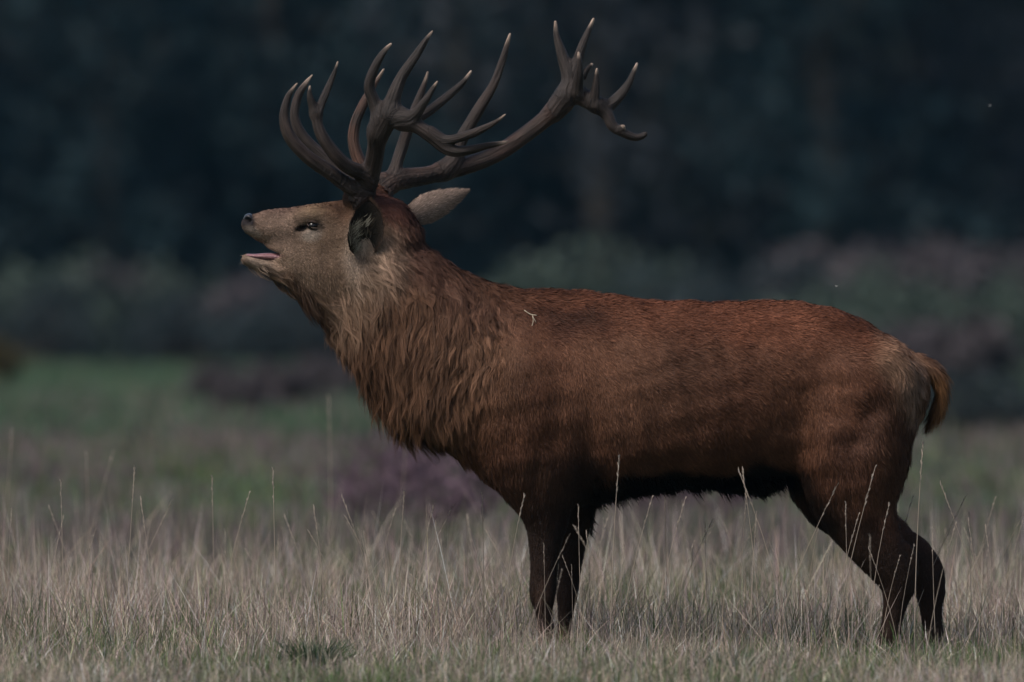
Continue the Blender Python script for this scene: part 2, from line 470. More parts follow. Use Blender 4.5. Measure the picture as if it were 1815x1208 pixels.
sh_spots = [
 ('dark', 60, 192, 1.0), ('dark', 190, 196, .95), ('dark', 330, 190, .9), ('dark', 520, 188, 1.0), ('dark', 640, 192, .9),
 ('green', 110, 196, 1.35), ('green', 330, 200, 1.3), ('brown', 480, 195, 1.8), ('green', 640, 204, 1.3), ('green', 0, 200, 1.3), ('brown', 230, 204, 2.0),
 ('green', 1000, 190, 1.5), ('dark', 1210, 176, 1.15), ('dark', 1370, 182, 1.2), ('green', 1120, 200, 1.5), ('green', 1500, 175, 1.2), ('brown', 1610, 196, 2.3), ('brown', 1500, 200, 2.2),
 ('green', 1600, 160, 1.0), ('green', 1740, 165, 1.1), ('brown', 1800, 190, 2.0), ('dark', 1700, 62, 0.34), ('dark', 1790, 64, 0.36), ('brown', 1560, 110, 1.0), ('brown', 1690, 118, 1.0),
 ('brown', 430, 88, .42), ('brown', 500, 97, .5), ('brown', 385, 106, .5), ('brown', 590, 112, .55),
 ('heather', 650, 24, .62), ('heather', 700, 27, .8), ('heather', 770, 22, .6), ('heather', 740, 33, .8), ('heather', 830, 26, .7), ('heather', 900, 30, .7), ('heather', 1130, 24, .6), ('heather', 1200, 28, .7), ('heather', 1290, 26, .6), ('heather', 1380, 30, .6),
 ('yellow', 2, 125, .65)]
su = set()
for k, px, y, sc in sh_spots:
    o = shrubs[k][0] if k not in su else copy_tree(shrubs[k][0]); su.add(k)
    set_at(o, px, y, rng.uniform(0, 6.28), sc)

# ------------------------------------------------------------------ added blue volume, tints the far background navy
def build_tint_haze():
    lo, hi = np.array([-1205.0, -65, -1.6]), np.array([1205.0, 2505, 60])
    V = np.array([[(lo, hi)[i][0], (lo, hi)[j][1], (lo, hi)[k][2]] for i in (0, 1) for j in (0, 1) for k in (0, 1)])
    F = np.array([[0, 1, 3, 2], [4, 6, 7, 5], [0, 4, 5, 1], [2, 3, 7, 6], [0, 2, 6, 4], [1, 5, 7, 3]])
    m = bpy.data.materials.new('added_blue_tint'); m.use_nodes = True; n = m.node_tree.nodes; n.clear()
    out = n.new('ShaderNodeOutputMaterial'); v = n.new('ShaderNodeVolumePrincipled')
    v.inputs['Color'].default_value = (0.28, 0.66, 1.0, 1); v.inputs['Density'].default_value = 0.00007
    m.node_tree.links.new(v.outputs[0], out.inputs['Volume'])
    o = link('tint_haze', mesh_from('tint_haze', V, [F], smooth=False), m); tag(o, 'added thin blue volume tinting the distance over the whole meadow', None, None, 'stuff')
build_tint_haze()

# ------------------------------------------------------------------ the stag: one continuous body
stag = empty('red_deer_stag', (float(PX(1250)), 0, 0))
tag(stag, 'bellowing red deer stag with dark branching antlers standing in long grass', 'deer')
OFF = np.array([float(PX(1250)), 0, 0])      # parts are stored relative to the stag's foot point

def P3(l, y):
    """list of (px, py[, dy]) -> world points"""
    return np.array([[PX(q[0]), y + (q[2] if len(q) > 2 else 0.0), PZ(q[1])] for q in l])
def m_(l): return np.array(l, float) / S

B = Field((PX(418), -0.36, -0.01), (PX(1695), 0.36, PZ(325)), 0.0052)
def torso():
    st = np.array([(815, 575, 770, .08), (840, 545, 828, .15), (880, 522, 868, .205), (930, 515, 890, .235), (1000, 514, 893, .25), (1060, 519, 888, .262),
                   (1150, 532, 868, .28), (1250, 536, 858, .285), (1350, 535, 856, .272), (1400, 536, 846, .255), (1450, 541, 826, .24), (1500, 553, 800, .225),
                   (1550, 582, 782, .20), (1598, 612, 770, .165), (1628, 634, 745, .125), (1642, 657, 708, .07)], float)
    xs = PX(st[:, 0]); x = B.ax[0]
    def ip(v): return np.interp(x, xs, v)
    c = catmull(np.concatenate([xs[:, None], st[:, 1:]], 1), 8)
    f = lambda i: np.interp(x, c[:, 0], c[:, i])
    sel = (x > xs[0]) & (x < xs[-1])
    zt, zb, w = PZ(f(1))[sel], PZ(f(2))[sel], f(3)[sel]
    zc, rz = (zt + zb) / 2, (zt - zb) / 2
    Y = B.ax[1][None, :, None]; Z = B.ax[2][None, None, :]
    zz = (Z - zc[:, None, None]) / rz[:, None, None]
    ww = w[:, None, None] * (1.0 - 0.16 * np.clip(zz, -1, 1) - 0.05 * zz ** 2)
    d = ((np.abs(zz) ** 2.25 + np.abs(Y / ww) ** 2.25) ** (1 / 2.25) - 1) * np.minimum(rz, w)[:, None, None]
    i = np.nonzero(sel)[0]
    B.put((slice(i[0], i[-1] + 1), slice(None), slice(None)), d.astype(np.float32), 0.01)
torso()
# neck core
B.chain(P3([(640, 440), (690, 502), (748, 578), (822, 640), (900, 690)], 0), m_([58, 92, 122, 140, 140]), [.085, .11, .14, .185, .22], 0.06, 6)
B.chain(P3([(562, 505), (612, 548), (676, 618), (713, 668), (770, 700), (840, 738)], 0), m_([32, 36, 37, 44, 44, 52]), [.05, .06, .075, .09, .12, .15], 0.06, 5)
# skull, upper jaw, cheeks, lower jaw
B.chain(P3([(445, 397), (458, 400), (480, 402), (520, 404), (560, 411), (600, 416), (645, 412)], 0), m_([17.5, 22, 31, 37, 50, 60, 62]), [.034, .044, .05, .058, .072, .085, .088], 0.02, 5)
B.chain(P3([(500, 440), (560, 462), (615, 470)], 0), m_([26, 62, 80]), [.045, .07, .085], 0.03, 5)
B.chain(P3([(437, 459), (458, 467), (485, 474), (520, 484)], 0), m_([9, 11.5, 14, 24]), [.027, .03, .033, .045], 0.012, 5)
for s in (-1, 1):
    B.chain(P3([(530, 384), (558, 380), (590, 382)], s * .052), m_([9, 14, 12]), None, 0.03, 4)      # brow ridge
    B.chain(P3([(628, 352), (642, 344)] if s < 0 else [(655, 362), (670, 346)], s * .055), m_([20, 20]), None, 0.02, 3)                        # pedicle
B.chain(P3([(645, 375), (690, 388), (705, 415)], 0), m_([30, 36, 44]), [.07, .075, .08], 0.03, 4)      # poll
# legs: (px, py), in-plane radius
def leg(l, y, k=0.03, lat=0.85, n=4):
    a = np.array(l, float); B.chain(P3([(q[0], q[1], (q[3] if len(q) > 3 else 0)) for q in l], y), a[:, 2] / S, a[:, 2] / S * lat, k, n)
def leg2(l, y, k=0.03, lat=0.85): leg([tuple(q[:3]) for q in l], y, k, lat)
leg2([(930, 690, 88), (945, 800, 82), (962, 870, 56), (968, 915, 39), (966, 960, 29), (964, 1010, 24), (962, 1048, 23.5), (964, 1080, 16), (969, 1118, 14), (968, 1138, 16.5), (961, 1152, 13)], -.135, 0.05, 0.8)
leg2([(960, 700, 80), (985, 810, 76), (1008, 865, 52), (1018, 905, 35), (1015, 960, 25), (1010, 1010, 20), (1006, 1048, 19.5), (1003, 1082, 14), (1001, 1120, 13), (998, 1138, 15), (991, 1152, 12.5)], .135, 0.05, 0.8)
leg2([(1535, 690, 92), (1512, 790, 100), (1508, 860, 82), (1520, 905, 66), (1545, 955, 51), (1574, 1000, 39), (1588, 1030, 31), (1585, 1065, 22), (1578, 1100, 18), (1572, 1132, 19), (1562, 1152, 14)], -.135, 0.05, 0.8)
leg2([(1600, 975, 16), (1611, 1000, 15), (1600, 1040, 16)], -.135, 0.02, 0.7)
leg2([(1535, 700, 88), (1480, 800, 84), (1473, 862, 68), (1525, 922, 52), (1585, 966, 42), (1632, 1006, 33), (1650, 1058, 23), (1654, 1100, 18), (1656, 1132, 19), (1648, 1152, 14)], .135, 0.05, 0.8)
leg2([(1628, 975, 20), (1658, 1012, 16), (1660, 1050, 16)], .135, 0.03, 0.7)
# sheath, tail
B.chain(P3([(1270, 845), (1335, 851), (1375, 845)], 0), m_([16, 24, 14]), [.05, .055, .04], 0.04, 4)
B.chain(P3([(1622, 645), (1652, 658), (1667, 690), (1661, 726), (1644, 756)], 0), m_([18, 15, 11, 9, 4]), [.05, .045, .035, .028, .014], 0.012, 5)
# muzzle details: nostril, mouth corner, tear gland
for s in (-1, 1):
    B.chain(P3([(437, 388), (444, 392)], s * .022), m_([4.5, 4]), None, 0.008, 3, carve=True)
    B.chain(P3([(529, 406), (541, 403)], s * .068), m_([4, 6]), None, 0.012, 3, carve=True)
B.chain(P3([(440, 436), (470, 445), (494, 452)], 0), m_([6, 6, 4]), [.06, .06, .06], 0.01, 4, carve=True)

BV, BF = B.mesh(2)
BN = vnormals(BV, BF)
# muscle relief: (px, py, radius x, radius y, tilt in degrees, height in m)
bumps = [(935, 735, 62, 95, 15, .022), (905, 640, 40, 80, 10, .010), (1000, 560, 70, 26, 5, -.014), (1045, 800, 26, 75, 0, -.018), (880, 620, 16, 110, 8, -.016),
         (1010, 690, 60, 70, 0, .010), (1150, 660, 90, 90, 0, .008), (1405, 745, 46, 90, 28, -.020), (1440, 560, 45, 26, 10, .014), (1395, 590, 40, 30, 0, -.010),
         (1450, 810, 40, 70, 10, .016), (1530, 745, 24, 80, 28, -.020), (1580, 690, 40, 70, -20, .010), (1560, 830, 40, 55, 0, .012), (1250, 600, 150, 30, 0, -.006),
         (985, 840, 40, 40, 0, .010), (950, 845, 14, 50, 0, -.010), (1300, 700, 120, 80, 0, .008)]
px = BV[:, 0] * S + 907.5; py = 1165 - BV[:, 2] * S
side = np.clip(np.abs(BN[:, 1]), 0, 1)
disp = np.zeros(len(BV))
for cx, cyy, rx, ry, an, hgt in bumps:
    c, s_ = math.cos(R(an)), math.sin(R(an))
    u = ((px - cx) * c + (py - cyy) * s_) / rx; v = (-(px - cx) * s_ + (py - cyy) * c) / ry
    disp += hgt * np.exp(-(u * u + v * v)) * side
for rb in range(7):                                                       # ribs, barely showing
    xr = 1085 + rb * 38 + (py - 690) * 0.22
    disp += 0.0022 * np.exp(-((px - xr) / 11) ** 2) * side * sstep(560, 620, py) * (1 - sstep(760, 830, py))
disp += 0.003 * noise(BV, 6.0, 0) * sstep(600, 700, px) * (1 - sstep(900, 950, py))
BV = BV + BN * disp[:, None]
BN = vnormals(BV, BF)

# coat colours painted by body region: pigment, plus shade on withers, haunch and belly
CL = [  # cx, cy, rx, ry, tilt, colour, strength, softness
 (1250, 560, 420, 45, 2, (.140, .052, .029), .9, .6),
 (1120, 690, 120, 110, 0, (.130, .063, .038), .7, .8),
 (1000, 565, 70, 26, 8, (.045, .019, .012), .85, .7),  # shade of the withers hollow, put into the coat colour
 (1390, 760, 70, 110, 20, (.120, .054, .030), .6, .8),
 (1540, 760, 36, 95, 30, (.075, .036, .024), .75, .7),  # haunch groove, its shade painted as darker coat
 (1580, 800, 40, 120, 5, (.085, .042, .026), .7, .7),  # rear of the haunch painted darker, as turned from the light
 (1605, 655, 38, 80, -25, (.310, .180, .115), .9, .7),
 (1668, 700, 30, 80, 10, (.215, .105, .045), .9, .5),
 (1645, 740, 10, 50, 8, (.050, .028, .018), .7, .6),
 (760, 600, 150, 190, -35, (.094, .050, .030), .9, .5),
 (790, 490, 130, 40, 35, (.070, .035, .024), .85, .7),
 (740, 420, 70, 60, 0, (.068, .034, .025), .9, .6),
 (700, 740, 90, 50, 20, (.110, .055, .030), .7, .7),
 (565, 440, 135, 95, 5, (.250, .172, .125), 1, .35),
 (600, 520, 60, 60, 0, (.185, .118, .080), .8, .7),
 (480, 400, 55, 45, 5, (.235, .160, .122), .9, .5),
 (530, 364, 75, 13, -10, (.105, .065, .052), .85, .6),
 (560, 372, 32, 12, -10, (.300, .200, .120), .6, .7),
 (610, 368, 38, 30, 0, (.175, .090, .052), .85, .6),
 (552, 416, 17, 10, -10, (.440, .360, .300), .95, .6),
 (585, 420, 26, 40, 20, (.190, .120, .080), .6, .7),
 (632, 440, 18, 55, 5, (.350, .270, .215), .85, .7),
 (640, 455, 16, 18, 0, (.060, .040, .032), .7, .8),
 (533, 404, 13, 6, -12, (.010, .007, .006), 1, .3),
 (556, 400, 15, 10, 10, (.020, .014, .012), .9, .4),
 (535, 530, 46, 22, 48, (.045, .024, .017), .9, .6),
 (505, 500, 20, 20, 48, (.120, .070, .045), .7, .6),
 (438, 392, 12, 22, 0, (.020, .016, .018), 1, .35),
 (445, 410, 14, 8, 25, (.300, .240, .200), .7, .6),
 (455, 462, 24, 16, 12, (.300, .225, .175), .9, .5),
 (468, 473, 10, 7, 10, (.050, .032, .024), .85, .6),
 (462, 447, 32, 5, 8, (.320, .150, .155), .9, .5),
 (632, 350, 34, 13, 0, (.045, .028, .022), .95, .5),
 (672, 352, 30, 16, 20, (.060, .028, .022), .95, .5),
 (690, 372, 36, 18, 20, (.085, .036, .028), .9, .6),
 (1618, 700, 16, 60, -12, (.300, .190, .130), .7, .7),
 (1220, 868, 200, 34, -3, (.010, .007, .006), 1, .35),  # dark belly hair, blackened further to hold the underside's shade
 (1360, 850, 60, 34, -3, (.008, .006, .005), 1, .35),
 (1080, 880, 70, 40, -8, (.010, .007, .006), 1, .4),
 (1030, 860, 40, 60, 0, (.014, .009, .007), .9, .5),
 (985, 1000, 90, 130, 0, (.022, .0125, .009), 1, .22),
 (960, 855, 80, 50, 5, (.050, .026, .017), .8, .7),
 (1500, 960, 60, 80, -40, (.034, .019, .013), .95, .5),
 (1600, 1060, 120, 110, 0, (.030, .017, .012), 1, .3),
 (1440, 900, 24, 60, -35, (.012, .008, .006), .9, .6),
 (1530, 880, 60, 30, 0, (.105, .050, .030), .6, .8),
 (962, 1052, 14, 22, 0, (.060, .034, .024), .7, .7),
]
def coat_color(V):
    px = V[:, 0] * S + 907.5; py = 1165 - V[:, 2] * S
    C = np.tile(np.array([.106, .046, .027]), (len(V), 1))
    w3 = noise(V, 2.2, 1)[:, None]
    wob = 7 * noise(V, 5, 2); wob2 = 7 * noise(V, 5, 0)
    hd = 0.25 + 0.75 * sstep(640, 760, px)
    for cx, cyy, rx, ry, an, col, st, so in CL:
        c, s_ = math.cos(R(an)), math.sin(R(an))
        X, Y = px + wob * hd - cx, py + wob2 * hd - cyy
        u = (X * c + Y * s_) / rx; v = (-X * s_ + Y * c) / ry
        w = st * (1 - sstep(1 - so, 1 + so, np.sqrt(u * u + v * v)))
        C = C * (1 - w[:, None]) + np.array(col) * w[:, None]
    return np.clip(C * (1 + 0.16 * w3), 0.003, 1)
body = link('body', mesh_from('body', BV - OFF, [BF], coat_color(BV) * 0.75), M_hide, stag)

# --- roots on the skin
area = np.linalg.norm(np.cross(BV[BF[:, 2]] - BV[BF[:, 0]], BV[BF[:, 3]] - BV[BF[:, 1]]), axis=1) * 0.5
fcen = BV[BF].mean(1); fpx = fcen[:, 0] * S + 907.5; fpy = 1165 - fcen[:, 2] * S
fn = unit(BN[BF].mean(1))
facing = np.clip(0.35 - fn[:, 1], 0.0, 1.0)              # near side and top dense, far flank thinner
def sample(n, w):
    p = area * w; p = p / p.sum()
    f = rng.choice(len(BF), n, p=p)
    u, v = rng.uniform(size=(2, n, 1))
    q = BF[f]
    pos = (BV[q[:, 0]] * (1 - u) + BV[q[:, 1]] * u) * (1 - v) + (BV[q[:, 3]] * (1 - u) + BV[q[:, 2]] * u) * v
    return pos, unit(BN[q].mean(1))
GD = np.array([(450, 395, 1, .1), (500, 380, 1, -.1), (540, 370, 1, -.1), (480, 465, 1, .3), (500, 440, .8, .5), (570, 440, .7, .7), (590, 500, .4, .9), (520, 520, .5, .8), (610, 370, .5, -.3),
 (635, 450, .2, 1), (660, 470, .55, .8), (700, 520, .15, 1), (620, 590, -.05, 1), (740, 600, -.25, 1), (690, 690, -.15, 1), (800, 640, -.35, 1), (800, 490, .35, .9), (730, 420, .6, .7),
 (860, 540, -.1, 1), (790, 740, -.1, 1), (880, 700, .05, 1), (940, 620, .25, 1), (960, 740, .1, 1), (920, 520, .7, .5), (1000, 512, 1, .08), (1000, 560, .9, .45), (1200, 535, 1, .08), (1200, 640, .85, .5),
 (1100, 700, .45, .9), (1200, 760, .6, .8), (1200, 850, .6, .8), (1060, 830, .3, 1), (1350, 640, .85, .5), (1400, 760, .4, .9), (1350, 850, .7, .7), (1450, 550, 1, .2), (1480, 680, .6, .8), (1540, 590, .9, .45),
 (1600, 640, .8, .7), (1620, 700, .2, 1), (1540, 780, .3, .95), (1480, 840, .35, .95), (1560, 880, .25, 1), (1520, 930, .5, .85), (1660, 670, .25, 1), (1660, 730, -.35, 1), (960, 860, 0, 1), (970, 1000, 0, 1), (1000, 900, .1, 1),
 (1600, 1020, .15, 1), (1580, 1120, 0, 1), (1655, 1100, 0, 1), (880, 850, .3, .9)], float)
GD[:, 2:] = unit(GD[:, 2:])
def groom(pos, nrm):
    px = pos[:, 0] * S + 907.5; py = 1165 - pos[:, 2] * S
    d2 = (px[:, None] - GD[None, :, 0]) ** 2 + (py[:, None] - GD[None, :, 1]) ** 2 + 60
    w = 1 / d2 ** 1.6
    w /= w.sum(1, keepdims=True)
    g = w @ GD[:, 2:]
    d = np.stack([g[:, 0], np.zeros(len(g)), -g[:, 1]], 1)
    d[:, 1] += 0.0
    d = d - nrm * np.sum(d * nrm, 1, keepdims=True)
    bad = np.linalg.norm(d, axis=1) < 0.12
    d[bad] = np.array([0, 0, -1.0]) - nrm[bad] * (-nrm[bad, 2:3])
    return unit(d)

def mane_mask(px, py):
    xr = np.interp(py, [415, 515, 640, 720, 810], [800, 902, 890, 842, 822])
    yf = np.interp(px, [480, 520, 560, 600, 640, 672, 690, 745, 900], [470, 498, 515, 520, 490, 440, 385, 372, 370])
    return sstep(14, -10, px - xr) * sstep(-10, 28, py - yf)

# --- short coat
n_coat = 210000
mm = mane_mask(fpx, fpy)
w = (0.22 + facing) * (1 - 0.55 * mm)
headw = 1 - sstep(640, 700, fpx)
w *= 1 + 2.2 * headw * (1 - mm)
inmouth = (fpx > 436) & (fpx < 500) & (fpy > 428) & (fpy < 458) & (np.abs(fn[:, 2]) > 0.35)
w = np.where(inmouth | ((fpx < 446) & (fpy < 408)) | ((np.abs(fpx - 553) < 14) & (np.abs(fpy - 400) < 8)), 0, w)
pos, nrm = sample(n_coat, w)
cpx = pos[:, 0] * S + 907.5; cpy = 1165 - pos[:, 2] * S
d = groom(pos, nrm)
L = np.full(n_coat, 0.020)
L = L + 0.012 * sstep(1480, 1620, cpx) * (1 - sstep(800, 900, cpy))
L = L + 0.020 * sstep(1635, 1665, cpx) * (1 - sstep(760, 800, cpy))
L = np.where(cpx < 640, 0.008, L) + np.where(cpx < 640, 0.010, 0) * sstep(450, 540, cpy)
L = np.where(cpy > 930, 0.010, L)
L = L + 0.016 * ((cpx > 1045) & (cpx < 1400) & (cpy > 845))
L = L + 0.008 * ((cpy < 540) & (cpx > 850))
mk = mane_mask(cpx, cpy); L = L + 0.014 * mk
L *= rng.uniform(0.6, 1.25, n_coat)
swirl = noise(pos, 3.5, 0)[:, None] * 0.18 + noise(pos, 14, 1)[:, None] * 0.22 + rng.normal(0, 0.16, (n_coat, 1))
tan2 = np.cross(nrm, d)
d = unit(d + tan2 * swirl)
lift = (0.22 + 0.10 * noise(pos, 22, 2) + rng.normal(0, 0.09, n_coat))[:, None]
p1 = pos + (d + nrm * (lift + 0.12)) * (L * 0.5)[:, None]
p2 = pos + (d + nrm * lift * 0.9 + np.array([0, 0, -0.08])) * L[:, None]
Pc = np.stack([pos - nrm * 0.002, p1, p2], 1)
tw = rng.uniform(-1.1, 1.1, (n_coat, 1))
sd_ = unit(np.cross(d, nrm) * np.cos(tw) + nrm * np.sin(tw))
col = coat_color(pos) * np.exp(rng.normal(0, 0.20, (n_coat, 1))) * (1 + 0.12 * noise(pos, 9, 0)[:, None])
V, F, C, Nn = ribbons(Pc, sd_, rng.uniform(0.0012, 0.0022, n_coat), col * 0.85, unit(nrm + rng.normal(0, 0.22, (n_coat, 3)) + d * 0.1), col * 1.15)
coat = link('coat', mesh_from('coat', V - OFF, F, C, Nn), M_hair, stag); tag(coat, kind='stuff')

# --- mane in locks
n_m, n_l = 105000, 4200
pos, nrm = sample(n_m, (0.25 + facing) * mm ** 1.3 + 1e-9)
lk = rng.choice(n_m, n_l, replace=False)
near = np.zeros(n_m, int)
for a in range(0, n_m, 4000):
    q = pos[a:a + 4000]
    near[a:a + 4000] = np.argmin(((q[:, None] - pos[lk][None]) ** 2).sum(2), 1)
lp, ln = pos[lk], nrm[lk]
lpx = lp[:, 0] * S + 907.5; lpy = 1165 - lp[:, 2] * S
LL = 0.058 + 0.040 * sstep(470, 580, lpy) + 0.040 * sstep(600, 740, lpy) * (1 - sstep(690, 760, lpx))
LL = LL * (1 - 0.5 * sstep(780, 870, lpx)) * (1 - 0.45 * sstep(690, 770, lpy) * sstep(720, 780, lpx)) * rng.uniform(0.7, 1.3, n_l)
LL = LL * (0.55 + 0.45 * sstep(400, 500, lpy))
ld = groom(lp, ln)
lt = np.cross(ln, ld)
ld = unit(ld + lt * (rng.normal(0, 0.22, (n_l, 1)) + 0.25 * noise(lp, 4, 1)[:, None]))
llift = rng.uniform(0.05, 0.30, (n_l, 1))
G = (ld + ln * llift) * LL[:, None]
droop = np.array([0, 0, -1.0]) * (LL * 0.22)[:, None]
lcol = np.exp(np.clip(rng.normal(0, 0.30, (n_l, 1)), -.6, .36))
i = near
ul = rng.uniform(0.5, 1.12, (n_m, 1)); pull = 0.35 + 0.45 * ul
tipp = pos + G[i] * ul + droop[i] * ul
ltip = lp[i] + G[i] * ul + droop[i] * ul
tipp = tipp * (1 - pull) + ltip * pull + rng.normal(0, 0.003, (n_m, 3))
wave = lt[i] * (rng.normal(0, 0.10, (n_l, 1))[i] * LL[i][:, None])
mid1 = pos * 0.66 + tipp * 0.34 + nrm * (LL[i] * 0.11)[:, None] + wave
mid2 = pos * 0.30 + tipp * 0.70 + nrm * (LL[i] * 0.07)[:, None] - wave * 0.7
Pm = np.stack([pos - nrm * 0.003, mid1, mid2, tipp], 1)
tw = rng.uniform(-1.2, 1.2, (n_m, 1)); dd = unit(tipp - pos)
sd_ = unit(np.cross(dd, nrm) * np.cos(tw) + nrm * np.sin(tw))
col = coat_color(pos) * lcol[i] * np.exp(rng.normal(0, 0.16, (n_m, 1)))
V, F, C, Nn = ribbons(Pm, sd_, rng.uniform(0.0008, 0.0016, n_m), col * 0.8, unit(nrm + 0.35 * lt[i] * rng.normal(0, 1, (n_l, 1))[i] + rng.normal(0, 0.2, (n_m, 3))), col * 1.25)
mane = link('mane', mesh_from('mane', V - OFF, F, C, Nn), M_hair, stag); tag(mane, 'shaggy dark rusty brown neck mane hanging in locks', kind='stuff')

def skin_y(pxx, pyy):
    """depth of the near skin at a place on the flank"""
    m = (np.abs(px_s - pxx) < 5) & (np.abs(py_s - pyy) < 5)
    return BV[m, 1].min() if m.any() else 0.0
px_s = BV[:, 0] * S + 907.5; py_s = 1165 - BV[:, 2] * S

# --- belly fringe
n = 5200
w = ((fpx > 1045) & (fpx < 1405) & (fpy > 840) & (fn[:, 2] < -0.1)).astype(float)
pos, nrm = sample(n, w + 1e-12)
d = unit(np.array([0.35, 0, -1.0]) + rng.normal(0, 0.18, (n, 3)))
L = rng.uniform(0.012, 0.036, n) * (1 + 0.6 * noise(pos, 12, 0))
Pf = np.stack([pos, pos + d * (L * .5)[:, None], pos + (d + np.array([.15, 0, 0])) * L[:, None]], 1)
V, F, C, Nn = ribbons(Pf, np.tile([1.0, 0, 0], (n, 1)), np.full(n, .002), np.tile([.012, .008, .007], (n, 1)), unit(nrm * .5 + np.array([0, -1.0, 0])))
o = link('belly_fringe', mesh_from('belly_fringe', V - OFF, F, C, Nn), M_hair, stag); tag(o, kind='stuff')
# --- chin whiskers
n = 26
pp = P3([(434 + 8 * rng.uniform(), 452 + 14 * rng.uniform()) for _ in range(n)], 0); pp[:, 1] = rng.uniform(-.02, .02, n)
d = unit(np.array([-1.0, 0, -.4]) + rng.normal(0, .3, (n, 3))); L = rng.uniform(.012, .028, n)
Pf = np.stack([pp, pp + d * (L * .5)[:, None], pp + (d + np.array([0, 0, -.2])) * L[:, None]], 1)
V, F, C, Nn = ribbons(Pf, np.tile([0, 0, 1.0], (n, 1)), np.full(n, .0011), np.tile([.35, .3, .26], (n, 1)))
o = link('whiskers', mesh_from('whiskers', V - OFF, F, C), M_hair, stag); tag(o, kind='stuff')

# --- eyes, nose, tongue, hooves
def uvball(c, r, seg=24, ring=14):
    th = np.linspace(0, math.pi, ring + 1); ph = np.linspace(0, 2 * math.pi, seg, endpoint=False)
    T, Pp = np.meshgrid(th, ph, indexing='ij')
    V = np.stack([np.sin(T) * np.cos(Pp), np.sin(T) * np.sin(Pp), np.cos(T)], 2).reshape(-1, 3) * np.array(r) + np.array(c)
    i, j = np.meshgrid(np.arange(ring), np.arange(seg), indexing='ij')
    a = (i * seg + j).ravel(); b = (i * seg + (j + 1) % seg).ravel()
    return V, [np.stack([a, a + seg, b + seg, b], 1)]
for s in (-1, 1):
    y0 = skin_y(556, 400)
    c = np.array([PX(556), s * (abs(y0) - 0.011), PZ(400)])
    V, F = uvball(c, (0.0205, 0.0165, 0.016)); e = link('eye', mesh_from('eye', V - OFF, F), M_eye, stag)
    # lids: an upper roll and a lower roll over the ball
    for nm, sgn, th_, colr in (('upper_eyelid', 1, .0052, (.04, .027, .021)), ('lower_eyelid', -1, .0034, (.07, .05, .042))):
        a = np.linspace(0, math.pi, 11)
        q = np.stack([PX(556) + .0235 * np.cos(a) + .002, np.full(11, c[1] + s * .0135) - s * .009 * np.abs(np.cos(a)) ** 1.5, PZ(400) + sgn * .0105 * np.sin(a) - .010 * np.cos(a) * .55 + .0035], 1)
        V, F = tube(q, th_ * (0.35 + 0.65 * np.sin(a)), 8)
        link(nm, mesh_from(nm, V - OFF, F, np.tile(colr, (len(V), 1))), M_hide, e)
Nf = Field((PX(425), -.05, PZ(415)), (PX(455), .05, PZ(370)), 0.0028)
Nf.chain(P3([(439, 385), (437, 393), (438, 402)], 0), m_([6.5, 7, 5]), [.026, .028, .02], .01, 4)
Nf.chain(P3([(443, 383), (447, 388)], 0), m_([5, 5]), [.03, .032], .01, 4)
for s in (-1, 1): Nf.chain(P3([(432, 391), (441, 389), (446, 393)], s * .021), m_([4, 4.5, 3]), None, .006, 4, carve=True)
V, Fq = Nf.mesh(2); link('nose', mesh_from('nose', V - OFF, [Fq]), M_nose, stag)
Tf = Field((PX(428), -.05, PZ(475)), (PX(515), .05, PZ(435)), 0.003)
Tf.chain(P3([(438, 452), (455, 453.5), (475, 454), (500, 456)], 0), m_([3, 4.5, 6.5, 8]), [.020, .025, .028, .03], .008, 4)
V, Fq = Tf.mesh(2); link('tongue', mesh_from('tongue', V - OFF, [Fq]), M_tongue, stag)
for hx, hy in ((961, -.135), (991, .135), (1562, -.135), (1648, .135)):
    Hf = Field((PX(hx - 38), hy - .06, -.012), (PX(hx + 30), hy + .06, .055), 0.0035)
    for s in (-1, 1):
        Hf.chain(np.array([[PX(hx) + .005, hy + s * .018, .034], [PX(hx) - .028, hy + s * .019, .008]]), [.021, .013], [.016, .015], .006, 4)
        Hf.chain(np.array([[PX(hx) + .012, hy + s * .018, .012], [PX(hx) - .03, hy + s * .019, .004]]), [.014, .009], [.015, .013], .006, 4)
    V, Fq = Hf.mesh(1); V[:, 2] = np.maximum(V[:, 2], -.004)
    link('hoof', mesh_from('hoof', V - OFF, [Fq]), M_hoof, stag)

